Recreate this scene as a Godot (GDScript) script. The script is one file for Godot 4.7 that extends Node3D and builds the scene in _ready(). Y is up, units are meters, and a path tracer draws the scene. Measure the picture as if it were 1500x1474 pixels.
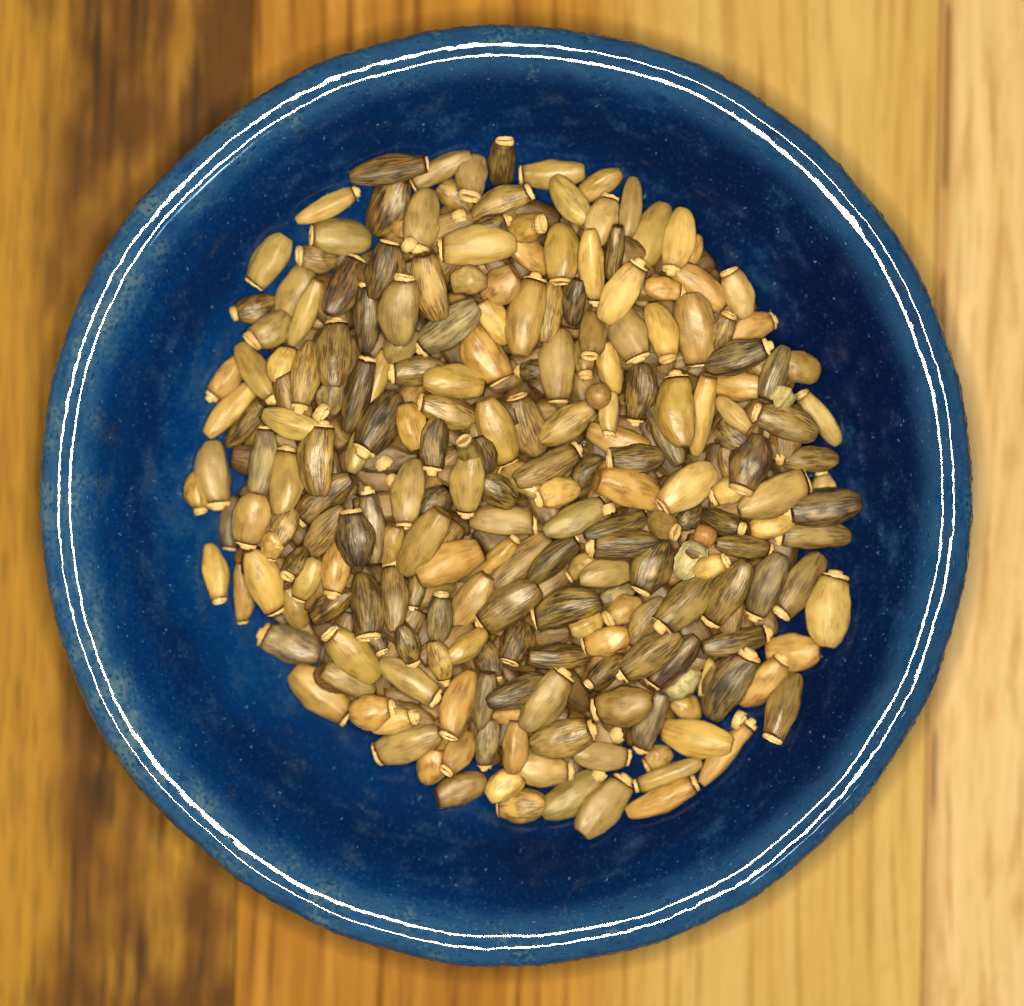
extends Node3D
# A blue glazed bowl of milk thistle seeds on a wooden board, seen from straight above.
# All lengths in the helpers are millimetres; MM turns them into metres.

const MM := 0.001
const EYE := 376.0            # height of the lens above the board
const FLAT := 0.84           # how shallow the bowl is
const RIM := 16.0             # height of the bowl's rim
const PX := 0.068             # millimetres of the rim's plane to one pixel of the photograph

var rng := RandomNumberGenerator.new()
var taken := {}
var labels := {}
var husks := {}
var height := PackedFloat32Array()     # the surface on which the next seed comes to rest
const GRID := 232
const CELL := 0.4
var soft := FastNoiseLite.new()
var fibre := FastNoiseLite.new()

# cap end, narrow end, width, tone, layer, tilt of the cap towards the viewer, kind of cap
const SEEDS := [
	"523 277 432 322 34 P 2 0 k",
	"450 340 541 346 58 G 4 0 r",
	"433 372 490 374 46 S 3 20 o",
	"367 415 416 342 52 P 4 0 r",
	"407 464 446 388 58 G 3 0 r",
	"466 406 423 505 36 P 3 0 n",
	"523 373 479 461 52 V 4 0 r",
	"335 460 402 436 44 D 2 12 o",
	"362 502 420 455 50 G 3 18 o",
	"627 236 510 257 45 D 4 0 r",
	"603 268 691 223 36 G 3 0 r",
	"588 255 545 340 60 D 3 0 n",
	"611 368 626 271 56 G 4 0 r",
	"605 290 585 348 42 O 2 0 n",
	"572 353 547 440 56 D 3 8 r",
	"686 293 700 220 50 P 3 25 o",
	"740 197 735 274 42 D 3 35 o",
	"641 268 690 305 42 S 1 0 n",
	"780 277 691 315 42 S 4 8 o",
	"745 321 692 345 36 D 3 0 r",
	"643 366 757 356 58 P 5 0 r",
	"620 372 645 470 54 S 3 0 n",
	"593 402 583 506 64 G 5 0 r",
	"538 410 533 516 42 K 4 10 o",
	"660 415 714 414 46 G 3 0 n",
	"757 398 708 438 56 O 3 0 n",
	"703 440 744 502 46 T 3 0 n",
	"736 557 690 478 62 O 3 0 r",
	"611 508 703 444 58 M 5 0 k",
	"570 547 652 540 46 S 4 0 k",
	"711 562 617 556 54 T 5 0 n",
	"566 512 538 598 34 T 3 0 n",
	"539 523 507 632 40 D 3 0 r",
	"602 478 570 532 44 G 3 0 n",
	"530 663 580 574 58 K 5 0 r",
	"594 590 612 659 46 O 3 0 n",
	"611 588 703 618 46 S 4 10 o",
	"746 681 709 584 54 T 4 0 r",
	"633 690 643 608 44 D 3 0 k",
	"676 640 707 690 36 S 3 40 o",
	"699 640 714 694 42 D 2 0 n",
	"761 252 858 247 46 T 3 0 r",
	"866 326 812 252 44 G 5 0 r",
	"844 290 912 248 38 O 3 0 n",
	"896 284 870 362 50 P 3 0 r",
	"916 352 929 254 36 P 4 0 n",
	"937 392 977 292 54 T 4 0 n",
	"984 398 1003 299 46 P 5 0 r",
	"794 328 748 337 46 O 3 35 o",
	"822 415 821 322 56 T 5 0 r",
	"937 385 886 471 52 T 5 0 r",
	"873 444 865 333 40 T 5 0 k",
	"905 330 895 412 28 D 3 0 n",
	"745 350 803 397 46 O 2 0 n",
	"784 405 761 521 58 O 5 0 r",
	"812 412 798 502 46 S 3 0 n",
	"849 408 838 477 36 K 2 0 n",
	"1000 428 944 417 36 O 3 0 r",
	"1064 448 984 391 46 O 2 0 n",
	"1022 343 1011 387 30 O 1 0 n",
	"1067 393 1096 466 46 P 3 12 o",
	"1026 535 1010 427 62 T 5 0 r",
	"1070 458 1045 516 40 S 3 0 r",
	"1138 466 1070 496 46 O 3 0 r",
	"1128 506 1034 535 50 K 5 0 k",
	"1120 586 1151 507 38 M 3 0 n",
	"1145 528 1201 549 50 O 2 0 n",
	"1126 568 1039 561 44 O 4 0 r",
	"1175 573 1234 651 34 P 3 12 o",
	"1103 603 1200 637 52 S 4 10 o",
	"1099 633 1050 582 30 P 4 0 n",
	"992 549 1001 656 62 T 5 0 r",
	"1041 547 1022 669 40 T 4 0 n",
	"1052 618 1092 655 42 D 1 0 n",
	"950 588 996 682 42 K 2 0 n",
	"980 532 953 442 46 T 4 20 o",
	"936 527 905 447 58 T 4 0 r",
	"864 528 868 452 46 O 4 28 o",
	"858 551 850 498 34 S 3 25 o",
	"887 496 905 577 36 T 3 0 n",
	"932 618 941 529 50 D 5 0 k",
	"818 589 820 479 56 T 5 0 r",
	"757 543 803 541 34 D 3 0 r",
	"756 577 789 669 58 S 4 0 r",
	"872 594 792 646 48 S 5 0 n",
	"892 641 899 573 30 P 4 0 r",
	"860 628 952 656 42 O 3 0 n",
	"850 656 752 707 46 S 5 0 k",
	"490 467 486 569 54 S 5 0 r",
	"490 556 482 608 42 M 3 0 n",
	"437 602 453 496 46 S 5 0 r",
	"400 588 342 499 44 T 5 0 k",
	"421 508 404 562 42 T 3 0 n",
	"302 581 351 519 40 O 4 0 k",
	"369 559 296 637 40 T 4 0 n",
	"383 586 324 653 36 D 3 0 n",
	"472 633 384 605 44 G 3 0 n",
	"313 743 303 644 56 P 5 0 r",
	"290 754 283 688 40 O 3 12 o",
	"386 624 372 727 46 M 5 0 r",
	"416 655 408 756 52 T 5 0 k",
	"469 621 465 727 56 S 5 0 r",
	"432 762 513 699 48 D 4 0 r",
	"358 801 378 723 54 T 4 0 r",
	"330 807 339 727 34 M 3 0 r",
	"403 804 430 744 42 S 3 12 o",
	"449 813 506 744 46 S 3 0 n",
	"317 887 298 796 40 T 4 12 o",
	"350 917 350 824 34 T 3 0 r",
	"401 902 364 806 54 T 5 0 r",
	"419 846 446 803 36 D 4 32 o",
	"435 881 463 818 38 P 4 0 r",
	"486 873 501 794 46 O 4 0 k",
	"393 820 402 778 36 O 2 0 r",
	"456 907 517 868 40 D 2 0 n",
	"418 858 441 922 42 T 2 0 n",
	"514 746 522 829 58 K 5 0 r",
	"538 718 549 826 40 M 4 0 r",
	"536 624 513 693 36 G 3 0 n",
	"592 776 607 671 50 G 5 0 r",
	"681 756 692 661 52 G 5 0 r",
	"650 747 587 843 56 T 5 0 n",
	"656 718 618 760 46 K 3 0 n",
	"706 805 611 849 62 O 4 0 n",
	"703 703 757 737 46 D 2 0 n",
	"787 767 687 763 50 T 5 0 r",
	"757 788 704 841 34 O 3 0 r",
	"806 784 721 861 50 S 5 0 n",
	"573 822 577 928 42 S 4 0 k",
	"581 768 569 832 42 T 2 0 n",
	"540 939 527 839 54 D 5 0 r",
	"604 894 611 838 28 S 3 10 o",
	"646 867 638 949 40 M 5 10 o",
	"716 842 658 923 48 T 4 0 n",
	"702 918 790 861 62 S 5 0 r",
	"606 975 587 914 38 D 3 0 k",
	"561 958 544 918 32 D 3 0 r",
	"478 924 551 1001 60 T 5 15 o",
	"377 932 464 964 56 M 4 0 k",
	"507 1057 424 985 62 O 4 0 r",
	"641 1026 554 971 46 G 4 0 k",
	"470 980 547 1017 42 G 3 0 n",
	"579 1039 509 1048 52 O 4 8 o",
	"611 1050 540 1066 40 P 3 0 k",
	"652 1000 634 938 40 S 3 0 r",
	"713 924 649 971 36 T 4 0 n",
	"745 974 769 913 50 D 4 0 r",
	"723 1003 704 938 44 D 3 0 r",
	"655 1084 691 984 50 O 5 0 r",
	"716 984 704 1071 38 M 3 0 n",
	"802 998 712 1031 46 K 4 0 n",
	"827 988 767 1071 56 G 5 0 r",
	"719 1053 777 1048 26 O 3 0 n",
	"783 733 852 714 46 T 4 18 o",
	"886 737 796 781 44 G 5 0 n",
	"836 714 886 671 40 D 3 12 o",
	"890 672 975 668 46 D 5 0 r",
	"872 704 971 735 60 O 5 0 n",
	"968 746 1049 684 58 P 5 0 r",
	"956 757 854 786 38 D 4 0 k",
	"863 802 966 794 48 D 4 0 k",
	"849 789 776 854 40 D 5 0 r",
	"833 847 872 814 34 T 2 0 r",
	"933 836 847 851 46 G 4 0 n",
	"938 869 976 792 60 K 5 0 r",
	"878 882 932 861 32 M 3 0 n",
	"986 778 958 762 44 O 4 45 o",
	"1027 742 992 772 36 D 3 0 n",
	"738 682 791 726 44 T 3 0 r",
	"1083 723 1113 636 62 V 5 12 o",
	"1044 729 1096 711 40 T 4 0 k",
	"1140 669 1234 672 40 S 4 0 k",
	"1187 702 1081 751 56 G 4 0 r",
	"1208 690 1215 742 38 P 3 0 r",
	"1157 749 1267 734 56 K 5 0 r",
	"1141 787 1254 787 46 S 5 0 k",
	"1099 776 1166 762 38 T 3 0 n",
	"1095 777 1026 750 38 D 5 25 o",
	"1134 806 1047 796 36 S 4 0 r",
	"1067 820 1017 846 38 T 4 0 r",
	"968 919 1043 842 58 S 5 0 r",
	"1040 916 1096 821 54 S 5 0 k",
	"1109 906 1149 812 52 M 5 0 r",
	"1146 906 1211 812 54 S 5 15 o",
	"1230 843 1215 951 64 P 5 0 k",
	"1129 929 1029 951 42 D 4 0 k",
	"1124 956 1206 955 56 O 3 0 n",
	"1154 964 1087 1036 52 O 4 0 k",
	"1132 1089 1172 987 50 S 4 15 o",
	"1103 957 1044 1059 66 K 5 0 r",
	"1104 1062 1029 1152 34 O 3 0 k",
	"971 1074 1079 1096 54 T 5 0 n",
	"957 1006 1023 934 44 V 5 0 r",
	"910 990 997 929 52 S 5 0 r",
	"988 1028 1027 1057 36 O 2 0 n",
	"924 946 973 877 40 S 4 0 n",
	"886 911 947 885 42 O 4 22 o",
	"782 911 881 881 58 D 5 0 r",
	"834 926 882 904 38 T 3 0 n",
	"853 948 922 929 44 O 3 0 r",
	"770 963 869 961 40 D 4 0 n",
	"858 1006 919 961 32 D 4 20 o",
	"868 1042 958 1027 58 O 5 0 k",
	"871 1071 777 1096 58 S 5 0 r",
	"940 1107 973 1017 44 M 4 0 k",
	"926 1115 839 1106 44 P 4 0 r",
	"840 1136 757 1127 50 P 4 0 k",
	"882 1139 792 1196 54 G 3 0 n",
	"918 1149 851 1227 58 P 4 0 r",
	"931 1157 1031 1119 34 T 3 0 r",
	"1023 1149 919 1195 40 O 3 0 r",
	"728 1186 801 1181 52 S 3 0 r",
	"765 1139 714 1172 46 T 3 0 n",
	"638 1175 713 1149 48 O 3 0 n",
	"650 1135 691 1074 42 O 3 30 o",
	"641 1096 622 1152 48 O 2 0 n",
	"546 1111 646 1075 54 G 4 0 r",
	"709 1128 719 1054 38 M 3 0 r",
	"757 1057 750 1137 40 O 4 0 n",
	"946 1126 986 1104 36 O 2 0 r",
]

func _ready():
	rng.seed = 7
	var camera := Camera3D.new()
	camera.name = "camera"
	camera.position = Vector3(0, EYE, 0) * MM
	camera.rotation_degrees = Vector3(-90, 0, 0)
	camera.fov = 2.0 * rad_to_deg(atan(737.0 * PX / (EYE - RIM)))
	camera.near = 0.01
	camera.far = 20.0
	var optics := CameraAttributesPhysical.new()
	optics.frustum_focal_length = 12.0 * (EYE - RIM) / (737.0 * PX)      # on a sensor 24 mm high
	optics.frustum_focus_distance = (EYE - 14.6) * MM
	optics.frustum_near = 0.01
	optics.frustum_far = 20.0
	optics.exposure_aperture = 4.9
	camera.attributes = optics
	add_child(camera)
	camera.current = true

	var around := WorldEnvironment.new()
	around.name = "surroundings"
	var e := Environment.new()
	e.background_mode = Environment.BG_COLOR
	e.background_color = Color(1.0, 0.94, 0.82)
	e.background_energy_multiplier = 0.06
	e.tonemap_mode = Environment.TONE_MAPPER_LINEAR
	e.tonemap_exposure = 1.14
	e.sdfgi_enabled = true
	e.ssao_enabled = true
	e.ssil_enabled = true
	around.environment = e
	add_child(around)

	ring_lamp(330.0, 33.0, 4.0, 0.0136)
	window_light()

	soft.seed = 11
	soft.noise_type = FastNoiseLite.TYPE_SIMPLEX_SMOOTH
	soft.frequency = 1.0
	soft.fractal_octaves = 3
	fibre.seed = 23
	fibre.noise_type = FastNoiseLite.TYPE_SIMPLEX
	fibre.frequency = 1.0
	fibre.fractal_octaves = 2

	board()
	bowl()
	start_heights()
	seeds()


# ---------------------------------------------------------------- helpers

func numbered(called: String) -> String:
	taken[called] = taken.get(called, -1) + 1
	return called if taken[called] == 0 else "%s_%03d" % [called, taken[called]]

func tag(o: Node, label: String, category: String, group := "", kind := ""):
	o.set_meta("label", label)
	o.set_meta("category", category)
	if group:
		o.set_meta("group", group)
	if kind:
		o.set_meta("kind", kind)

func part(called: String, m: Mesh, material: Material, parent: Node) -> MeshInstance3D:
	var o := MeshInstance3D.new()
	o.name = called
	o.mesh = m
	o.material_override = material
	parent.add_child(o, true)
	return o

# A sheet of nu x nv points (v runs round when closed). flip turns its face over.
func sheet(p: PackedVector3Array, uv: PackedVector2Array, nu: int, nv: int, closed: bool, flip := false) -> ArrayMesh:
	var normal := PackedVector3Array()
	normal.resize(nu * nv)
	var index := PackedInt32Array()
	index.resize((nu - 1) * (nv - 1) * 6)
	var at := 0
	for i in nu:
		var a := maxi(i - 1, 0) * nv
		var b := mini(i + 1, nu - 1) * nv
		for j in nv:
			var l := j - 1
			var r := j + 1
			if closed:
				l = nv - 2 if j == 0 else j - 1
				r = 1 if j == nv - 1 else j + 1
			else:
				l = maxi(l, 0)
				r = mini(r, nv - 1)
			var n := (p[b + j] - p[a + j]).cross(p[i * nv + r] - p[i * nv + l])
			if n.length_squared() < 1e-22:
				n = (p[b + (j + nv / 3) % nv] - p[a + (j + nv / 3) % nv]).cross(p[i * nv + r] - p[i * nv + l])
			n = n.normalized()
			normal[i * nv + j] = -n if flip else n
			if i < nu - 1 and j < nv - 1:
				var k := i * nv + j
				var quad := [k, k + 1, k + nv, k + 1, k + nv + 1, k + nv] if not flip else [k, k + nv, k + 1, k + 1, k + nv, k + nv + 1]
				for q in 6:
					index[at + q] = quad[q]
				at += 6
	var arrays := []
	arrays.resize(Mesh.ARRAY_MAX)
	arrays[Mesh.ARRAY_VERTEX] = p
	arrays[Mesh.ARRAY_NORMAL] = normal
	arrays[Mesh.ARRAY_TEX_UV] = uv
	arrays[Mesh.ARRAY_INDEX] = index
	var m := ArrayMesh.new()
	m.add_surface_from_arrays(Mesh.PRIMITIVE_TRIANGLES, arrays)
	return m

func step(a: float, b: float, x: float) -> float:
	var t := clampf((x - a) / (b - a), 0.0, 1.0)
	return t * t * (3.0 - 2.0 * t)

func picture(w: int, h: int, bytes: PackedByteArray) -> ImageTexture:
	return ImageTexture.create_from_image(Image.create_from_data(w, h, false, Image.FORMAT_RGB8, bytes))

# A point of the photograph on the level y (mm) of the scene.
func spot(px: float, py: float, y: float) -> Vector2:
	var k := PX * (EYE - y) / (EYE - RIM)
	return Vector2((px - 750.0) * k, (py - 737.0) * k)


# ---------------------------------------------------------------- light

func ring_lamp(y: float, radius: float, band: float, energy: float):
	var lamp := Node3D.new()
	lamp.name = "ring_lamp"
	add_child(lamp)
	lamp.position = Vector3(0, y, 0) * MM
	tag(lamp, "round white ring lamp fixed above the bowl around the lens", "lamp")
	var shell := TorusMesh.new()
	shell.inner_radius = (radius - band * 0.75) * MM
	shell.outer_radius = (radius + band * 0.75) * MM
	var grey := StandardMaterial3D.new()
	grey.albedo_color = Color(0.12, 0.12, 0.12)
	var back := part("housing", shell, grey, lamp)
	back.position.y = 26.0 * MM
	back.scale.y = 0.6
	var glow := StandardMaterial3D.new()
	glow.albedo_color = Color(0.9, 0.9, 0.88)
	glow.emission_enabled = true
	glow.emission = Color(1.0, 0.937, 0.79)
	glow.emission_energy_multiplier = 3.0
	var p := PackedVector3Array()
	var uv := PackedVector2Array()
	for i in 2:
		for j in 97:
			var a := TAU * j / 96.0
			var r := radius + band * (i - 0.5)
			p.append(Vector3(cos(a) * r, 3.0, sin(a) * r) * MM)
			uv.append(Vector2(i, j / 96.0))
	part("lamp_diffuser", sheet(p, uv, 2, 97, true), glow, lamp)
	var pieces := 24
	for k in pieces:
		var a := TAU * (k + 0.5) / pieces
		var l := AreaLight3D.new()
		l.name = "ring_light" if k == 0 else "ring_light_%03d" % k
		l.area_size = Vector2(TAU * radius / pieces * 1.0, band) * MM
		l.light_energy = energy * 20.0 / pieces
		l.light_color = Color(1.0, 0.937, 0.79)
		l.area_range = 3.0
		l.shadow_enabled = true
		l.basis = Basis(Vector3(-sin(a), 0, cos(a)), Vector3(cos(a), 0, sin(a)), Vector3.UP)
		l.position = Vector3(cos(a) * radius, y, sin(a) * radius) * MM
		add_child(l)

func window_light():
	var l := AreaLight3D.new()
	l.name = "window_light"
	l.area_size = Vector2(0.05, 0.04)
	l.light_energy = 0.05
	l.light_color = Color(0.78, 0.9, 1.0)
	l.area_range = 5.0
	l.shadow_enabled = true
	add_child(l)
	l.look_at_from_position(Vector3(0.17, 0.66, 0.17), Vector3.ZERO)


# ---------------------------------------------------------------- board

const WOOD := [
	# ground, figure, pore colours
	[Color8(210, 152, 62), Color8(126, 80, 30), Color8(62, 42, 22)],
	[Color8(214, 156, 60), Color8(164, 104, 26), Color8(100, 56, 12)],
	[Color8(236, 200, 128), Color8(212, 164, 84), Color8(140, 92, 34)],
]

func plank_texture(kind: int, width: float) -> ImageTexture:
	var w := int(width * 5.0)
	var h := 880
	var bytes := PackedByteArray()
	bytes.resize(w * h * 3)
	var at := 0
	for y in h:
		var v := y / 4.0
		for x in w:
			var u := x / 5.0
			var drift := soft.get_noise_2d(u * 0.012 + kind * 9.0, v * 0.006) * 3.0
			var wide := soft.get_noise_2d((u + drift) * 0.11 + kind * 31.0, v * 0.006)
			var fine := fibre.get_noise_2d((u + drift) * 0.55 + kind * 17.0, v * 0.018)
			var thin := fibre.get_noise_2d((u + drift) * 2.1, v * 0.06 + kind * 5.0)
			var c: Color
			if kind == 0:
				# the dark figured board: a yellow edge, then brown cloudy heartwood
				var heart := step(20.5, 27.0, u + drift * 0.5 - (v - 110.0) * 0.03 + soft.get_noise_2d(u * 0.05, v * 0.04) * 3.0) 
				var cloud := clampf(0.68 + wide * 0.35 + soft.get_noise_2d(u * 0.07, v * 0.03 + 40.0) * 1.1 + soft.get_noise_2d(u * 0.2, v * 0.09 + 70.0) * 0.45 + fine * 0.15, 0.0, 1.0)
				c = Color8(238, 182, 74).lerp(WOOD[0][0], 0.4 + fine * 0.4).lerp(WOOD[0][1], heart * cloud)
				c = c.lerp(WOOD[0][2], heart * step(0.15, 0.8, fine * 0.6 + soft.get_noise_2d(u * 0.16, v * 0.05) * 0.8) * 0.75 + step(0.2, 0.8, thin) * 0.3)
			else:
				var pale := step(30.0, 47.0, u + drift) if kind == 1 else 1.0
				if kind == 2:
					pale = 1.0
				var ground: Color = WOOD[1][0].lerp(WOOD[2][0], pale)
				var figure: Color = WOOD[1][1].lerp(WOOD[2][1], pale)
				var pore: Color = WOOD[1][2].lerp(WOOD[2][2], pale)
				c = ground.lerp(figure, clampf(0.4 + wide * 0.75 + fine * 0.4, 0.0, 1.0) * (1.0 - pale * 0.35))
				if kind == 2:
					# a brown sapless edge with a dark open shake, and short blurred flecks
					c = c.lerp(Color8(176, 122, 56), step(2.2, 0.3, u + drift * 0.3) * 0.6)
					c = c.lerp(Color8(88, 62, 26), step(0.5, 0.1, absf(u - 0.75)) * step(0.1, 0.5, fibre.get_noise_2d(3.0, v * 0.035) + step(14.0, 4.0, absf(v - 68.0)) * 0.8) * 0.5)
					c = c.lerp(Color8(198, 150, 76), step(0.15, 0.6, soft.get_noise_2d(u * 0.35 + 80.0, v * 0.06)) * 0.55)
				c = c.lerp(pore, step(0.35, 0.8, fine) * (0.45 - 0.2 * pale) + step(0.3, 0.8, thin) * 0.16)
			bytes[at] = int(clampf(c.r * 255.0, 0, 255))
			bytes[at + 1] = int(clampf(c.g * 255.0, 0, 255))
			bytes[at + 2] = int(clampf(c.b * 255.0, 0, 255))
			at += 3
	return picture(w, h, bytes)

func board():
	var b := Node3D.new()
	b.name = "wooden_board"
	add_child(b)
	tag(b, "glued wooden board of dark and pale planks beneath the blue bowl", "board", "", "structure")
	b.rotation_degrees.y = -1.1
	# planks from one side to the other: from, to, kind
	for s in [[-110.0, -72.0, 2], [-72.0, -27.9, 0], [-27.9, 43.6, 1], [43.6, 78.0, 2], [78.0, 110.0, 1]]:
		var width: float = s[1] - s[0]
		var m := StandardMaterial3D.new()
		m.albedo_texture = plank_texture(s[2], width)
		m.albedo_color = [Color(0.55, 0.55, 0.48), Color(0.625, 0.63, 0.62), Color(0.675, 0.7, 0.82)][s[2]]
		m.roughness = 0.65
		m.metallic_specular = 0.22
		m.heightmap_enabled = true
		m.heightmap_texture = m.albedo_texture
		m.heightmap_scale = 0.004
		m.texture_repeat = false
		# a plank with eased long edges
		var gap := 0.02
		var profile := [Vector2(gap, -14.0), Vector2(gap, -0.2), Vector2(gap + 0.05, -0.07), Vector2(gap + 0.16, 0.0), Vector2(width - gap - 0.16, 0.0), Vector2(width - gap - 0.05, -0.07), Vector2(width - gap, -0.2), Vector2(width - gap, -14.0), Vector2(gap, -14.0)]
		var p := PackedVector3Array()
		var uv := PackedVector2Array()
		for i in 2:
			for q in profile:
				p.append(Vector3(s[0] + q.x, q.y, -110.0 + 220.0 * i) * MM)
				uv.append(Vector2(q.x / width, 0.001 + i * 0.998))
		var st := SurfaceTool.new()
		st.begin(Mesh.PRIMITIVE_TRIANGLES)
		st.set_smooth_group(-1)
		var n := profile.size()
		for j in n - 1:
			for k in [j, j + 1, n + j, j + 1, n + j + 1, n + j]:
				st.set_uv(uv[k])
				st.add_vertex(p[k])
		for i in 2:
			for j in range(1, n - 2):
				for k in ([0, j, j + 1] if i == 0 else [0, j + 1, j]):
					st.set_uv(uv[i * n + k])
					st.add_vertex(p[i * n + k])
		st.generate_normals()
		part("plank", st.commit(), m, b)


# ---------------------------------------------------------------- bowl

const PROFILE := [
	Vector2(0, 7), Vector2(6, 7.02), Vector2(12, 7.15), Vector2(18, 7.5), Vector2(24, 8.3), Vector2(30, 9.9), Vector2(34.5, 12.1), Vector2(37.8, 14.6), Vector2(40.2, 16.8), Vector2(41.6, 17.88), Vector2(43.2, 18.68),
	Vector2(45.0, 19.0), Vector2(45.9, 18.885), Vector2(46.45, 18.66), Vector2(46.8, 18.05), Vector2(46.95, 16.9), Vector2(46.6, 15.0), Vector2(44.5, 10.8), Vector2(39.8, 6.6), Vector2(33.0, 3.6), Vector2(27.0, 2.2), Vector2(24.6, 1.6),
	Vector2(24.0, 0.4), Vector2(23.6, 0.02), Vector2(21.6, 0.02), Vector2(21.1, 0.5), Vector2(20.6, 1.4), Vector2(10, 1.6), Vector2(0, 1.7)]

var outline: Array[Vector2] = []
const CENTRE := Vector2(-0.55, -0.82)

func trace_outline():
	var n := PROFILE.size()
	for i in n - 1:
		var a: Vector2 = PROFILE[maxi(i - 1, 0)]
		var b: Vector2 = PROFILE[i]
		var c: Vector2 = PROFILE[i + 1]
		var d: Vector2 = PROFILE[mini(i + 2, n - 1)]
		var pieces := 7
		if i >= 9 and i <= 14:
			pieces = 12
		for k in pieces:
			outline.append(b.cubic_interpolate(c, a, d, k / float(pieces)))
	outline.append(PROFILE[n - 1])

func inside_height(r: float) -> float:
	for i in range(1, outline.size()):
		if outline[i].x >= r:
			var a := outline[i - 1]
			var b := outline[i]
			return lerpf(a.y, b.y, (r - a.x) / maxf(b.x - a.x, 1e-6)) * FLAT
		if outline[i].y > 18.9:
			break
	return 40.0

func glaze_texture() -> ImageTexture:
	var w := 2048
	var h := 640
	var n := outline.size() - 1
	var bytes := PackedByteArray()
	bytes.resize(w * h * 3)
	var deep := Color8(4, 60, 120)
	var navy := Color8(8, 27, 68)
	var violet := Color8(42, 46, 80)
	var mist := Color8(48, 88, 126)
	var lip := Color8(76, 122, 160)
	var lip_dark := Color8(26, 74, 116)
	var pale := Color8(140, 164, 162)
	var iron := Color8(66, 56, 40)
	var at := 0
	for y in h:
		var f := float(y) / (h - 1) * n
		var i := mini(int(f), n - 1)
		var q := outline[i].lerp(outline[i + 1], f - i)
		var outside := f > n * 0.5 and q.y < 18.4 or q.x > 46.3
		var shore := step(40.4, 43.2, q.x)
		for x in w:
			var a := TAU * x / w
			var dir := Vector2(cos(a), sin(a))
			var p := Vector3(dir.x * q.x, q.y, dir.y * q.x)
			var cloud := soft.get_noise_3d(p.x * 0.055, p.y * 0.055, p.z * 0.055)
			var mottle := soft.get_noise_3d(p.x * 0.2 + 40.0, p.y * 0.2, p.z * 0.2)
			var grain := fibre.get_noise_3d(p.x * 1.5, p.y * 1.5, p.z * 1.5)
			# brush marks run round the bowl
			var brushed := fibre.get_noise_3d(dir.x * 7.0, q.x * 0.55, dir.y * 7.0)
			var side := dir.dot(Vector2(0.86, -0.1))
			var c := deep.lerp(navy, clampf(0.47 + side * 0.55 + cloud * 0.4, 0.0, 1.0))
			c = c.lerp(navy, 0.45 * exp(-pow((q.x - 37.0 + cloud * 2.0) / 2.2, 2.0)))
			c = c.lerp(violet, step(0.05, 0.75, mottle * 0.7 + brushed * 0.45 + cloud * 0.3) * 0.62)
			c = c.lerp(mist, step(-0.05, 0.75, brushed * 0.5 - cloud * 0.6 + mottle * 0.45 + grain * 0.2 - side * 0.12) * 0.6)
			var rimmed := lip.lerp(lip_dark, clampf(0.42 + mottle * 0.8 + brushed * 0.4 + grain * 0.25 + side * 0.15, 0.0, 1.0))
			rimmed = rimmed.lerp(pale, step(0.15, 0.85, mottle * 0.8 - side * 0.42 + grain * 0.5) * 0.6)
			c = c.lerp(rimmed, clampf(shore * (0.8 + brushed * 0.35 + mottle * 0.4), 0.0, 1.0))
			if q.x > 45.4 or outside:
				var edge := step(45.5, 46.7, q.x) if not outside else 1.0
				c = c.lerp(pale.lerp(lip_dark, 0.4), edge * step(0.1, 0.7, mottle + grain * 0.8) * 0.6)
				c = c.lerp(iron, edge * step(0.15, 0.75, grain * 0.9 - mottle * 0.4) * 0.55)
				if outside and q.y < 4.0:
					c = c.lerp(Color8(150, 120, 88), step(4.0, 2.0, q.y))
			c = c.lerp(Color8(84, 118, 150), step(0.3, 0.8, grain) * 0.3)
			c = c.lerp(Color8(4, 22, 58), step(0.25, 0.8, -grain) * 0.35)
			bytes[at] = int(clampf(c.r * 255.0, 0, 255))
			bytes[at + 1] = int(clampf(c.g * 255.0, 0, 255))
			bytes[at + 2] = int(clampf(c.b * 255.0, 0, 255))
			at += 3
	var im := Image.create_from_data(w, h, false, Image.FORMAT_RGB8, bytes)
	# pale pinholes and short scratches in the glaze, a few dark iron spots
	for k in 2600:
		var x := rng.randi_range(4, w - 6)
		var y := int(pow(rng.randf(), 0.6) * h * 0.42)
		var one := im.get_pixel(x, y).lerp(Color8(176, 200, 214), pow(rng.randf(), 2.0) * 0.8 + 0.06)
		im.set_pixel(x, y, one)
		if rng.randf() < 0.25:
			im.set_pixel(x + 1, y, one)
		if rng.randf() < 0.15:
			im.set_pixel(x + 1, y + 1, one)
	for k in 300:
		var x := rng.randi_range(4, w - 6)
		var y := int(rng.randf_range(0.3, 0.55) * h)
		im.fill_rect(Rect2i(x, y, rng.randi_range(2, 6), rng.randi_range(1, 3)), im.get_pixel(x, y).lerp(Color8(12, 30, 46), rng.randf_range(0.3, 0.8)))
	return ImageTexture.create_from_image(im)

# The lip is glassy; the well is worn to a satin.
func gloss_texture() -> ImageTexture:
	var n := outline.size() - 1
	var h := 640
	var bytes := PackedByteArray()
	for y in h:
		var f := float(y) / (h - 1) * n
		var i := mini(int(f), n - 1)
		var q := outline[i].lerp(outline[i + 1], f - i)
		var k := lerpf(0.13, 0.02, step(38.5, 42.5, q.x))
		for x in 8 * 3:
			bytes.append(int(k * 255.0))
	return picture(8, h, bytes)

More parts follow.
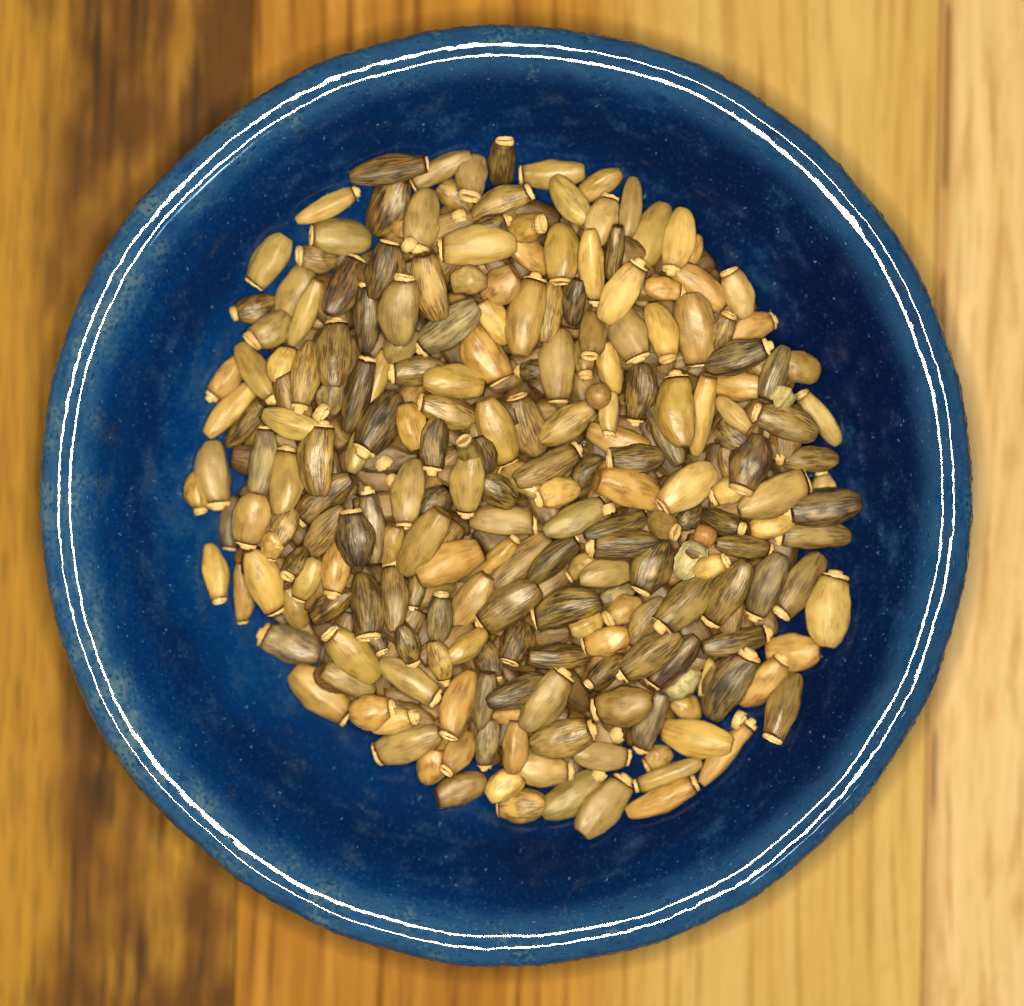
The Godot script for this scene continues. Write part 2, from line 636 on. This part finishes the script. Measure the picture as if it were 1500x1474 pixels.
func bowl():
	trace_outline()
	var around := 540
	var n := outline.size()
	var p := PackedVector3Array()
	var uv := PackedVector2Array()
	for i in n:
		var q := outline[i]
		var near_rim := step(39.0, 44.0, q.x)
		for j in around + 1:
			var a := TAU * j / around
			var d := Vector3(cos(a), 0, sin(a))
			var wave := soft.get_noise_2d(d.x * 1.1 + 3.0, d.z * 1.1)
			var ripple := soft.get_noise_2d(d.x * 5.0, d.z * 5.0 + 9.0)
			var small := fibre.get_noise_3d(d.x * 26.0, q.x * 0.5, d.z * 26.0)
			# thrown by hand: not quite round, a lip that swells and thins, faint turning rings
			var r := q.x * (1.0 + 0.004 * (d.z * d.z - d.x * d.x)) + near_rim * (wave * 0.45 + ripple * 0.16 + small * 0.035 + step(45.8, 46.8, q.x) * fibre.get_noise_3d(d.x * 60.0, q.y * 0.8, d.z * 60.0) * 0.12)
			var y := q.y + near_rim * (wave * 0.12 + ripple * 0.035)
			if q.y > 7.05 and q.x < 46.0 and i < n / 2:
				y += 0.12 * exp(-pow((q.x - 38.3 - wave * 0.8) / 0.5, 2.0)) + 0.035 * sin(q.x * 2.6 + wave * 3.0) * step(25.0, 36.0, q.x) * (1.0 - step(40.0, 43.0, q.x)) + small * 0.012 + ripple * 0.03
			# the lip is flatter towards two sides and sharper between them
			var fall := exp(-pow((q.x - 45.0) / 1.7, 2.0)) if absf(q.x - 45.0) < 4.0 and q.y > 16.9 else 0.0
			y += (19.0 - q.y) * fall * (0.06 * cos(2.0 * (a - PI / 4.0)) + 0.4 * minf(0.0, cos(2.0 * (a - PI / 4.0))) + ripple * 0.16 - 0.04)
			p.append(Vector3(d.x * r, y * FLAT, d.z * r) * MM)
			uv.append(Vector2(j / float(around), (i + 0.0) / (n - 1)))
	var glaze := StandardMaterial3D.new()
	glaze.resource_name = "blue glaze"
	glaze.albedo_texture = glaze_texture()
	glaze.roughness = 1.0
	glaze.roughness_texture = gloss_texture()
	glaze.roughness_texture_channel = BaseMaterial3D.TEXTURE_CHANNEL_RED
	glaze.albedo_color = Color(0.6, 0.62, 0.69)
	glaze.metallic_specular = 0.31
	var dimples := NoiseTexture2D.new()
	var fine := FastNoiseLite.new()
	fine.seed = 5
	fine.frequency = 0.03
	fine.fractal_octaves = 3
	dimples.noise = fine
	dimples.width = 512
	dimples.height = 512
	dimples.seamless = true
	dimples.as_normal_map = true
	dimples.bump_strength = 3.0
	glaze.normal_enabled = true
	glaze.normal_texture = dimples
	glaze.normal_scale = 0.035
	glaze.uv1_triplanar = false
	var o := Node3D.new()
	o.name = "glazed_bowl"
	o.position = Vector3(CENTRE.x, 0, CENTRE.y) * MM
	add_child(o)
	tag(o, "round handmade blue glazed ceramic bowl holding the heap of seeds", "bowl")
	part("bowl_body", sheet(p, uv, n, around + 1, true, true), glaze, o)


# ---------------------------------------------------------------- seeds

const TONES := {
	"P": [Color8(232, 204, 146), Color8(210, 176, 112), Color8(126, 98, 58), 0.18],
	"T": [Color8(228, 194, 126), Color8(206, 168, 102), Color8(112, 80, 38), 0.28],
	"O": [Color8(212, 174, 110), Color8(186, 146, 82), Color8(100, 66, 26), 0.34],
	"G": [Color8(208, 180, 124), Color8(180, 150, 98), Color8(92, 76, 42), 0.38],
	"S": [Color8(212, 178, 112), Color8(178, 144, 84), Color8(70, 48, 22), 0.72],
	"D": [Color8(172, 140, 80), Color8(118, 90, 46), Color8(48, 33, 14), 0.9],
	"K": [Color8(138, 116, 82), Color8(94, 77, 54), Color8(32, 24, 17), 0.85],
	"V": [Color8(160, 120, 82), Color8(104, 74, 58), Color8(44, 26, 20), 0.9],
	"M": [Color8(182, 164, 130), Color8(138, 118, 90), Color8(66, 50, 34), 0.66],
}
const WORDS := {"P": "pale cream", "T": "smooth tan", "O": "ochre brown", "G": "grey-olive", "S": "brown-streaked tan", "D": "dark streaked", "K": "blackish grey", "V": "mottled purple-brown", "M": "grey-brown"}
const HOURS := ["twelve", "one", "two", "three", "four", "five", "six", "seven", "eight", "nine", "ten", "eleven"]

func husk_texture(tone: String, variant: int) -> ImageTexture:
	var w := 192
	var h := 256
	var bytes := PackedByteArray()
	bytes.resize(w * h * 3)
	var look: Array = TONES[tone]
	var light: Color = look[0]
	var mid: Color = look[1]
	var dark: Color = look[2]
	var much: float = look[3] * 0.86 + 0.05
	var off := variant * 13.7 + tone.unicode_at(0) * 3.1
	var at := 0
	for y in h:
		var t := float(y) / (h - 1)
		var capped := step(0.86, 0.99, t)
		var tip := 1.0 - step(0.0, 0.2, t)
		for x in w:
			var a := TAU * x / w
			var cx := cos(a)
			var cy := sin(a)
			var cloud := soft.get_noise_3d(cx * 0.9 + off, cy * 0.9, t * 1.9)
			var streak := fibre.get_noise_3d(cx * 6.5, cy * 6.5 + off, t * 2.2)
			var hair := fibre.get_noise_3d(cx * 12.0 + off, cy * 12.0, t * 4.0)
			var c := light.lerp(mid, clampf(0.5 + cloud * 1.3 + streak * 0.35, 0.0, 1.0))
			var mask := clampf(much * 1.25 - 0.35 + cloud * 0.9, 0.0, 1.0)
			var s := clampf(step(0.1 - much * 0.3, 0.3, streak) * mask + step(0.06, 0.24, hair) * mask * 0.8, 0.0, 1.0)
			c = c.lerp(dark, s * minf(0.36 + 0.56 * much, 0.9))
			# cool grey weathering on one flank
			c = c.lerp(Color8(176, 154, 114), step(0.02, 0.5, soft.get_noise_3d(cx * 0.7 + off * 2.0, cy * 0.7, t * 1.2)) * (0.2 if tone == "P" or tone == "O" else 0.5))
			c = c.lerp(Color8(192, 150, 80), step(0.1, 0.6, -cloud) * (0.12 + 0.18 * much))
			if tone == "V":
				c = c.lerp(Color8(112, 96, 104), step(0.1, 0.5, cloud) * 0.7)
			if tone == "K" or tone == "M":
				c = c.lerp(Color8(150, 146, 130), step(0.12, 0.6, cloud + hair * 0.3) * 0.45)
			if tone == "K" or tone == "D":
				c = c.lerp(Color8(196, 158, 84), step(0.22, 0.5, -streak * 0.8 + hair * 0.4) * 0.55)
			# the shell darkens in a scorched-looking fringe below the cap and browns at the tip
			c = c.lerp(dark.lerp(Color8(120, 66, 16), 0.5), capped * (0.35 + 0.5 * clampf(hair + 0.2, 0.0, 1.0)))
			c = c.lerp(mid.lerp(dark, 0.5), tip * clampf(0.35 + hair * 0.5, 0.0, 1.0))
			var fleck := fibre.get_noise_3d(cx * 6.0 + 70.0, cy * 6.0 + off, t * 11.0)
			c = c.lerp(dark, step(0.58, 0.7, fleck) * step(0.0, 0.3, cloud) * 0.6)
			bytes[at] = int(c.r * 255.0)
			bytes[at + 1] = int(c.g * 255.0)
			bytes[at + 2] = int(c.b * 255.0)
			at += 3
	return picture(w, h, bytes)

func husk_material(tone: String) -> StandardMaterial3D:
	if not husks.has(tone):
		var list := []
		var pictures := []
		for v in 2:
			pictures.append(husk_texture(tone, v))
		for v in 9:
			var m := StandardMaterial3D.new()
			m.resource_name = "%s husk" % WORDS[tone]
			m.albedo_texture = pictures[v % 2]
			var k := rng.randf_range(0.55, 0.72)
			m.albedo_color = Color(k, k * rng.randf_range(0.985, 1.02), k * rng.randf_range(0.84, 0.95))
			m.roughness = 0.46 if tone in ["K", "V"] else rng.randf_range(0.42, 0.58)
			m.metallic_specular = 0.46
			m.heightmap_enabled = true
			m.heightmap_texture = m.albedo_texture
			m.heightmap_scale = 0.006
			list.append(m)
		husks[tone] = list
	return husks[tone][rng.randi() % 9]

# Half the breadth of a seed at t (0 at the narrow end, 1 under the cap), its broadest being 1.
func breadth(t: float, neck: float, broad: float, nose: float) -> float:
	if t < broad:
		return pow(maxf(1.0 - pow(1.0 - t / broad, 2.3), 0.0), nose)
	return 1.0 - (1.0 - neck) * pow((t - broad) / (1.0 - broad), 2.0)

var paper: Array[StandardMaterial3D] = []
var pith: StandardMaterial3D
var crumb: StandardMaterial3D

func cap_materials():
	for v in 6:
		var w := 64
		var h := 24
		var bytes := PackedByteArray()
		for y in h:
			for x in w:
				var a := TAU * x / w
				var n := fibre.get_noise_3d(cos(a) * 6.0 + v * 9.0, sin(a) * 6.0, y * 0.12)
				var c := Color8(240, 216, 158).lerp(Color8(200, 150, 76), clampf(0.1 + n * 0.8 + (0.5 - 0.5 * y / 6.0 if y < 6 else 0.0), 0.0, 1.0))
				if v >= 4:
					c = c.lerp(Color8(190, 148, 84), 0.25 * (v - 3))
				for k in [c.r, c.g, c.b]:
					bytes.append(int(k * 255.0))
		var m := StandardMaterial3D.new()
		m.resource_name = "papery cap"
		m.albedo_texture = picture(w, h, bytes)
		m.albedo_color = Color(0.71, 0.7, 0.67)
		m.roughness = 0.55
		paper.append(m)
	pith = StandardMaterial3D.new()
	pith.resource_name = "brown pith"
	pith.albedo_color = Color8(110, 78, 40)
	pith.roughness = 0.8
	crumb = StandardMaterial3D.new()
	crumb.resource_name = "cream knob"
	crumb.albedo_color = Color8(172, 142, 92)
	crumb.roughness = 0.6

# The husk: along +x from the narrow end to the cap, broad in z, thick in y (mm).
func husk_mesh(long: float, wide: float, thick: float, neck: float, broad: float, nose: float) -> ArrayMesh:
	var nt := 24
	var na := 32
	var p := PackedVector3Array()
	var uv := PackedVector2Array()
	var bend := rng.randf_range(-0.11, 0.11) * wide
	var sag := rng.randf_range(-0.05, 0.03) * wide
	var ridge := rng.randf() * TAU
	var off := rng.randf() * 60.0
	var turn := rng.randf()
	var slant := rng.randf_range(-0.16, 0.16)
	var sides := rng.randi_range(5, 6)
	var facing := []
	for k in sides:
		facing.append(TAU * (k + rng.randf_range(-0.22, 0.22)) / sides + ridge)
	var waist := rng.randf_range(0.0, 0.05)
	for i in nt + 3:
		var t := 0.0
		var k := 1.0
		if i <= nt:
			var f := maxf(float(i) - 1.0, 0.0) / (nt - 1.0)
			t = pow(f, 1.35) if f < 0.5 else lerpf(pow(0.5, 1.35), 1.0, (f - 0.5) * 2.0)
			k = breadth(0.035 + 0.965 * t, neck, broad, nose)
			if i == 0:
				k = 0.0
		else:
			t = 1.0
			k = neck * (0.72 if i == nt + 1 else 0.0)
		for j in na + 1:
			var a := TAU * (j % na) / na
			var cy := cos(a)
			var cz := sin(a)
			var crest := exp(-pow(wrapf(a - ridge, -PI, PI) / 0.35, 2.0)) * 0.05 + exp(-pow(wrapf(a - ridge - 2.2, -PI, PI) / 0.3, 2.0)) * 0.03
			var lump := soft.get_noise_3d(cy * 0.9 + off, cz * 0.9, t * 2.4) * 0.11 + fibre.get_noise_3d(cy * 3.4, cz * 3.4 + off, t * 2.0) * 0.05
			var facet := 0.0
			for f in facing:
				facet = maxf(facet, cos(a - f))
			facet = (1.0 / maxf(facet, 0.78) - 1.06) * 0.7 * sin(PI * clampf(t, 0.06, 0.94))
			var swell := 1.0 + facet + crest + lump - waist * sin(t * PI * 3.0)
			var arch := 1.0 - 4.0 * (t - 0.5) * (t - 0.5)
			var x := (t - 0.5) * long + slant * cz * k * wide * 0.5 * step(0.7, 1.0, t)
			if i > nt:
				x -= 0.06 * long * (i - nt)
			p.append(Vector3(x, cy * k * thick * 0.5 * swell + sag * arch, cz * k * wide * 0.5 * swell + bend * arch) * MM)
			uv.append(Vector2(float(j) / na + turn, clampf(t, 0.004, 0.996)))
	return sheet(p, uv, nt + 3, na + 1, true)

# A short papery tube round the x axis: from x0, tall mm high, with a ragged brim.
func collar_mesh(x0: float, tall: float, wide: float, thick: float, ragged: float, open: bool) -> ArrayMesh:
	var steps := [Vector2(-0.4, 0.92), Vector2(0.05, 1.0), Vector2(0.5, 0.99), Vector2(0.95, 0.95), Vector2(1.0, 0.9), Vector2(0.93, 0.84), Vector2(0.4, 0.84), Vector2(-0.5 if open else 0.1, 0.76)]
	var na := 22
	var p := PackedVector3Array()
	var uv := PackedVector2Array()
	var off := rng.randf() * 50.0
	var tilt := rng.randf_range(-0.3, 0.3)
	for i in steps.size():
		var s: Vector2 = steps[i]
		for j in na + 1:
			var a := TAU * (j % na) / na
			var cy := cos(a)
			var cz := sin(a)
			var rag := 1.0 + ragged * fibre.get_noise_3d(cy * 2.6 + off, cz * 2.6, 0.5) * 1.6 + tilt * cz
			var wob := 1.0 + 0.1 * soft.get_noise_3d(cy * 1.3, cz * 1.3 + off, 3.0)
			p.append(Vector3(x0 + tall * s.x * (maxf(rag, 0.25) if s.x > 0.0 else 1.0), cy * thick * 0.5 * s.y * wob, cz * wide * 0.5 * s.y * wob) * MM)
			uv.append(Vector2(float(j) / na, float(i) / (steps.size() - 1)))
	return sheet(p, uv, steps.size(), na + 1, true)

# A little uneven dome that grows along +x from x0.
func knob_mesh(x0: float, tall: float, wide: float, thick: float) -> ArrayMesh:
	var steps := [Vector2(-0.3, 1.0), Vector2(0.35, 1.06), Vector2(0.75, 0.94), Vector2(0.97, 0.62), Vector2(0.9, 0.3), Vector2(0.84, 0.0)]
	var na := 14
	var p := PackedVector3Array()
	var uv := PackedVector2Array()
	var off := rng.randf() * 50.0
	for i in steps.size():
		var s: Vector2 = steps[i]
		for j in na + 1:
			var a := TAU * (j % na) / na
			var wob := 1.0 + 0.4 * soft.get_noise_3d(cos(a) * 1.4 + off, sin(a) * 1.4, s.x * 1.5)
			p.append(Vector3(x0 + tall * s.x, cos(a) * thick * 0.5 * s.y * wob, sin(a) * wide * 0.5 * s.y * wob) * MM)
			uv.append(Vector2(float(j) / na, float(i) / (steps.size() - 1)))
	return sheet(p, uv, steps.size(), na + 1, true)

func hollow_mesh(x0: float, wide: float, thick: float) -> ArrayMesh:
	var p := PackedVector3Array()
	var uv := PackedVector2Array()
	var off := rng.randf() * 50.0
	for i in 5:
		for j in 19:
			var a := TAU * (j % 18) / 18.0
			var k := 1.0 - i / 4.0
			var bump := fibre.get_noise_3d(cos(a) * k * 3.0 + off, sin(a) * k * 3.0, 1.0) * 0.12 * (1.0 if i < 4 else 0.0)
			p.append(Vector3(x0 + bump - 0.25 * (1.0 - k), cos(a) * thick * 0.5 * k, sin(a) * wide * 0.5 * k) * MM)
			uv.append(Vector2(j / 18.0, i / 4.0))
	return sheet(p, uv, 5, 19, true)

func start_heights():
	height.resize(GRID * GRID)
	for i in GRID:
		for j in GRID:
			var q := Vector2(j - GRID / 2, i - GRID / 2) * CELL - CENTRE
			height[i * GRID + j] = inside_height(q.length())

func cell(x: float, z: float) -> int:
	return clampi(roundi(z / CELL) + GRID / 2, 0, GRID - 1) * GRID + clampi(roundi(x / CELL) + GRID / 2, 0, GRID - 1)

# Lets a seed come down on what lies there. Returns [height of its middle, slope].
func rest(middle: Vector2, along: Vector2, long: float, wide: float, thick: float, given: float, sink := 0.74) -> Array:
	var across := Vector2(-along.y, along.x)
	var nt := maxi(int(long / 0.35), 6)
	var ns := maxi(int(wide / 0.3), 5)
	var a := 0.0
	var b := 0.0
	var na := 0
	var nb := 0
	var cells := PackedInt32Array()
	var places := PackedVector2Array()
	for i in nt:
		var t := (i + 0.5) / nt
		var k := breadth(t, 0.7, 0.55, 0.6)
		for j in ns:
			var s := (j + 0.5) / ns * 2.0 - 1.0
			var q := middle + along * ((t - 0.5) * long) + across * (s * wide * 0.5 * k)
			var c := cell(q.x, q.y)
			cells.append(c)
			places.append(Vector2((t - 0.5) * long, thick * 0.5 * k * sqrt(1.0 - s * s)))
			if absf(s) < 0.7:
				if t > 0.6:
					a += height[c]
					na += 1
				elif t < 0.4:
					b += height[c]
					nb += 1
	var slope := clampf((a / maxi(na, 1) - b / maxi(nb, 1)) / (0.6 * long), -0.3, 0.3)
	if given > 0.0:
		slope = tan(deg_to_rad(given))
	var needed := PackedFloat32Array()
	for n in cells.size():
		needed.append(height[cells[n]] + places[n].y - places[n].x * slope)
	needed.sort()
	var y := needed[int(needed.size() * sink)]
	for n in cells.size():
		height[cells[n]] = maxf(height[cells[n]], y + places[n].x * slope + places[n].y)
	return [y, slope]

func frame_of(along: Vector2, slope: float, roll: float) -> Basis:
	var x := Vector3(along.x, slope, along.y).normalized()
	var z := x.cross(Vector3.UP).normalized()
	var y := z.cross(x).normalized()
	return Basis(x, y, z) * Basis(Vector3.RIGHT, roll)

func clock(v: Vector2) -> String:
	return HOURS[posmod(roundi(rad_to_deg(v.angle_to(Vector2.UP) * -1.0) / 30.0), 12)]

func fine_clock(v: Vector2) -> String:
	var n := posmod(roundi(rad_to_deg(v.angle_to(Vector2.UP) * -1.0) / 15.0), 24)
	return HOURS[n / 2] if n % 2 == 0 else "half past " + HOURS[n / 2]

func seed_label(d: PackedStringArray, cap: Vector2, tip: Vector2, wide: float) -> String:
	var middle := (cap + tip) * 0.5 - Vector2(768, 706)
	var r := middle.length()
	var zone := "heart of heap" if r < 110 else "inner heap" if r < 230 else "mid heap" if r < 350 else "outer heap" if r < 430 else "heap edge"
	var end: String = {"k": "knobbed cap", "r": "cream cap ring", "o": "open hollow cap", "n": "tapering tip"}[d[8]]
	var towards := clock(cap - tip) if d[8] != "n" else clock(tip - cap)
	var size := "slim " if wide < 38 else "broad " if wide > 57 else ""
	return "%s%s seed, %s towards %s o'clock, %s at %s" % [size, WORDS[d[5]], end, towards, zone, fine_clock(middle)]

func seeds():
	cap_materials()
	undermost()
	var order := []
	for n in SEEDS.size():
		var d: PackedStringArray = SEEDS[n].split(" ")
		order.append([int(d[6]) * 1000 + n, d])
	order.sort_custom(func(a, b): return a[0] < b[0])
	for o in order:
		one_seed(o[1])
	chaff()

func one_seed(d: PackedStringArray):
	var cap_px := Vector2(float(d[0]), float(d[1]))
	var tip_px := Vector2(float(d[2]), float(d[3]))
	var wide_px := float(d[4])
	var guess := 11.0 + int(d[6]) * 0.9
	var cap := spot(cap_px.x, cap_px.y, guess)
	var tip := spot(tip_px.x, tip_px.y, guess)
	var flat := cap.distance_to(tip)
	var along := (cap - tip) / flat
	var tilt := float(d[7])
	var wide := wide_px * PX * 0.95
	var thick := wide * (rng.randf_range(0.62, 0.74) if wide_px > 41 else rng.randf_range(0.72, 0.9))
	var kind := d[8]
	var long := flat
	if tilt > 0.0:
		long = maxf((flat - thick * 0.6 * sin(deg_to_rad(tilt))) / cos(deg_to_rad(tilt)), 4.2)
	var down := rest((cap + tip) * 0.5, along, flat, wide, thick, tilt)
	var root := Node3D.new()
	root.name = numbered("thistle_seed")
	add_child(root)
	tag(root, seed_label(d, cap_px, tip_px, wide_px), "seed", "milk thistle seeds heaped in the bowl")
	var middle := (cap + tip) * 0.5
	root.position = Vector3(middle.x, down[0], middle.y) * MM
	root.basis = frame_of(along, down[1], rng.randf_range(-0.22, 0.22))
	var neck := rng.randf_range(0.54, 0.76)
	if kind == "n":
		neck = rng.randf_range(0.5, 0.66)
	var broad := rng.randf_range(0.5, 0.62)
	var tall := 0.0
	if kind != "n":
		tall = rng.randf_range(0.16, 0.4) if kind == "r" else rng.randf_range(0.3, 0.5)
	var body := long - tall
	var bodies := part("husk", husk_mesh(body, wide, thick, neck, broad, rng.randf_range(0.4, 0.58)), husk_material(d[5]), root)
	bodies.position.x = -tall * 0.5 * MM
	if kind == "n":
		return
	var skin := paper[rng.randi() % 6]
	var end := long * 0.5 - tall
	part("cap_ring", collar_mesh(end, tall, wide * neck, thick * neck, 0.22 if kind == "r" else 0.1, kind == "o"), skin, root)
	if kind == "k" or (kind == "r" and rng.randf() < 0.35):
		part("cap_knob", knob_mesh(end + tall * 0.3, rng.randf_range(0.5, 0.85), wide * neck * 0.55, thick * neck * 0.6), crumb, root)
	else:
		part("cap_hollow", hollow_mesh(end + tall * (0.05 if kind == "o" else 0.35), wide * neck * 0.84, thick * neck * 0.84), pith if rng.randf() < 0.6 else skin, root)

# Seeds deep in the heap that only show through the gaps between the others.
func undermost():
	var shape := husk_mesh(1.0, 1.0, 1.0, 0.66, 0.56, 0.55)
	var where: Array[Transform3D] = []
	var tint: Array[Color] = []
	for k in 14000:
		var a := rng.randf() * TAU
		var middle := Vector2(cos(a), sin(a)) * sqrt(rng.randf()) * 27.2 + Vector2(1.3, -2.1)
		# after a first scatter, only where the floor is still bare
		if k >= 110 and height[cell(middle.x, middle.y)] - inside_height((middle - CENTRE).length()) > 1.35:
			continue
		var along := Vector2.from_angle(rng.randf() * TAU)
		var long := rng.randf_range(5.6, 7.0)
		var wide := rng.randf_range(2.7, 3.6)
		var thick := wide * 0.58
		var down := rest(middle, along, long, wide, thick, 0.0, 0.7)
		var b := frame_of(along, down[1], 0.0)
		where.append(Transform3D(b * Basis.from_scale(Vector3(long, thick, wide)), Vector3(middle.x, down[0], middle.y) * MM))
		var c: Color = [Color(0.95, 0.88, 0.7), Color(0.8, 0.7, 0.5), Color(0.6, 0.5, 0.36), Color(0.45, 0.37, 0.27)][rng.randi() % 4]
		tint.append(c)
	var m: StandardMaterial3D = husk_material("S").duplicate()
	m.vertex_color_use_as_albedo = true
	var many := MultiMesh.new()
	many.transform_format = MultiMesh.TRANSFORM_3D
	many.use_colors = true
	many.mesh = shape
	many.instance_count = where.size()
	for k in where.size():
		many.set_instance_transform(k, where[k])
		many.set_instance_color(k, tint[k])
	var o := MultiMeshInstance3D.new()
	o.name = "buried_seeds"
	o.multimesh = many
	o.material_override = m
	add_child(o)
	tag(o, "thistle seeds buried deep in the heap below all the others", "seeds", "", "stuff")


# ---------------------------------------------------------------- chaff among the seeds

# A curled scrap of shell along x, open upwards, with an uneven edge (mm).
func flake_mesh(long: float, wide: float, curl: float, ragged: float) -> ArrayMesh:
	var nt := 14
	var half := 9
	var p := PackedVector3Array()
	var uv := PackedVector2Array()
	var off := rng.randf() * 50.0
	var ring := half * 2 + 1
	for i in nt:
		var t := i / (nt - 1.0)
		var k := pow(maxf(1.0 - pow(absf(2.0 * t - 1.0), 2.6), 0.0), 0.5) * (1.0 + ragged * soft.get_noise_2d(t * 3.0 + off, 1.0))
		for j in ring:
			var inner := j >= half
			var q := (j if not inner else (half * 2 - 1 - j)) % half if j < ring - 1 else 0
			var a := (q / (half - 1.0) * 2.0 - 1.0) * curl
			var r := wide * 0.5 / sin(minf(curl, 1.5)) * (0.86 if inner and j < ring - 1 else 1.0)
			var edge := 1.0 + ragged * 0.5 * fibre.get_noise_2d(t * 4.0 + off, signf(a) * 7.0) * absf(a) / curl
			p.append(Vector3((t - 0.5) * long, -cos(a * edge) * r * k + r * 0.6 * (1.0 - k) + r * 0.5, sin(a * edge) * r * k) * MM)
			uv.append(Vector2(j / (ring - 1.0), t))
	return sheet(p, uv, nt, ring, true)

func plain(called: String, c: Color, rough := 0.55) -> StandardMaterial3D:
	var m := StandardMaterial3D.new()
	m.albedo_color = Color(0.66, 0.65, 0.62)
	m.resource_name = called
	var w := 64
	var bytes := PackedByteArray()
	for y in w:
		for x in w:
			var a := TAU * x / w
			var n := fibre.get_noise_3d(cos(a) * 3.0 + c.r * 40.0, sin(a) * 3.0, y * 0.09)
			var d := c.lerp(c.darkened(0.25), clampf(0.2 + n, 0.0, 1.0))
			for k in [d.r, d.g, d.b]:
				bytes.append(int(k * 255.0))
	m.albedo_texture = picture(w, w, bytes)
	m.roughness = rough
	return m

func lay(called: String, m: Mesh, material: Material, from: Vector2, to: Vector2, wide: float, thick: float, label: String, category: String, roll := 0.0, sink := 0.75):
	var a := spot(from.x, from.y, 14.0)
	var b := spot(to.x, to.y, 14.0)
	var along := (a - b).normalized()
	var down := rest((a + b) * 0.5, along, a.distance_to(b), wide, thick, 0.0, sink)
	var o := part(numbered(called), m, material, self)
	o.position = Vector3((a.x + b.x) * 0.5, down[0], (a.y + b.y) * 0.5) * MM
	o.basis = frame_of(along, down[1], roll)
	tag(o, label, category)

func chaff():
	var green := plain("pale green hull", Color8(226, 220, 168))
	var yellow := plain("yellow hull", Color8(232, 206, 126))
	var orange := plain("orange hull", Color8(204, 150, 84))
	lay("hull_scrap", flake_mesh(4.4, 3.0, 1.15, 0.16), green, Vector2(998, 842), Vector2(1027, 792), 3.0, 1.0, "pale green curled hull scrap with a brown hollow beside the orange scrap", "hull scrap")
	lay("hull_scrap", flake_mesh(4.6, 2.2, 0.8, 0.2), green, Vector2(978, 1030), Vector2(1030, 984), 2.2, 0.8, "long pale green hull flake under the purple-brown seed at five o'clock", "hull scrap", 2.6)
	lay("hull_scrap", flake_mesh(4.4, 1.2, 1.2, 0.3), yellow, Vector2(1030, 1024), Vector2(1046, 962), 1.2, 0.8, "thin yellow twisted hull strip beside the big black ridged seed", "hull scrap", 0.4)
	lay("hull_scrap", flake_mesh(2.9, 2.1, 0.7, 0.4), plain("white hull", Color8(228, 214, 160)), Vector2(1134, 574), Vector2(1160, 592), 2.1, 0.5, "small whitish hull chip near the two o'clock edge of the heap", "hull scrap", 2.9)
	lay("hull_scrap", flake_mesh(2.6, 2.3, 1.0, 0.06), orange, Vector2(1028, 800), Vector2(1040, 768), 2.3, 1.0, "small round orange hull scrap above the pale green curled scrap", "hull scrap", 3.0)
	var pellet := PackedVector3Array()
	var uv := PackedVector2Array()
	for i in 19:
		for j in 29:
			var u := PI * i / 18.0
			var v := TAU * (j % 28) / 28.0
			var d := Vector3(cos(u), sin(u) * cos(v), sin(u) * sin(v))
			pellet.append(d * 1.32 * (1.0 + 0.05 * soft.get_noise_3d(d.x + 5.0, d.y, d.z) + 0.012 * fibre.get_noise_3d(d.x * 4.0, d.y * 4.0, d.z * 4.0)) * MM)
			uv.append(Vector2(j / 28.0, i / 18.0))
	lay("round_pellet", sheet(pellet, uv, 19, 29, true, true), plain("brown pellet", Color8(190, 150, 86), 0.5), Vector2(858, 580), Vector2(895, 580), 2.5, 2.5, "small round light brown pellet lying among the long seeds", "pellet", 0.0, 0.97)
	var loose := [
		[562, 680, 28, 0.9, "loose cream cap ring below the dark glossy seed, open side up"],
		[575, 704, 24, -0.5, "loose cream cap ring with knob just below the open ring"],
		[600, 360, 26, 0.6, "loose cream cap ring under the grey-olive seed near eleven o'clock"],
		[673, 316, 22, 1.2, "loose cap ring under the open cream seed near twelve o'clock"],
		[906, 1078, 26, -0.4, "loose twisted cap ring below the golden ochre seed near five o'clock"],
		[472, 606, 30, 0.7, "loose ragged cap ring between two seeds near nine o'clock"],
		[880, 1137, 24, -0.7, "loose cap ring among the seeds near the six o'clock edge"],
		[892, 748, 20, 1.3, "tiny cream curled cap piece below the golden broken seed"],
		[1086, 1058, 30, 0.4, "rough yellowish cap piece near the five o'clock edge of the heap"],
	]
	for k in loose.size():
		var l: Array = loose[k]
		var at := Vector2(l[0], l[1])
		var size: float = l[2] * PX
		var way: Vector2 = Vector2.from_angle(l[3]) * l[2] * 0.25
		lay("loose_cap_ring", collar_mesh(-0.3, 0.6, size, size * 0.8, 0.22, true), paper[k % 4], at + way, at - way, size, size * 0.7, l[4], "cap ring")
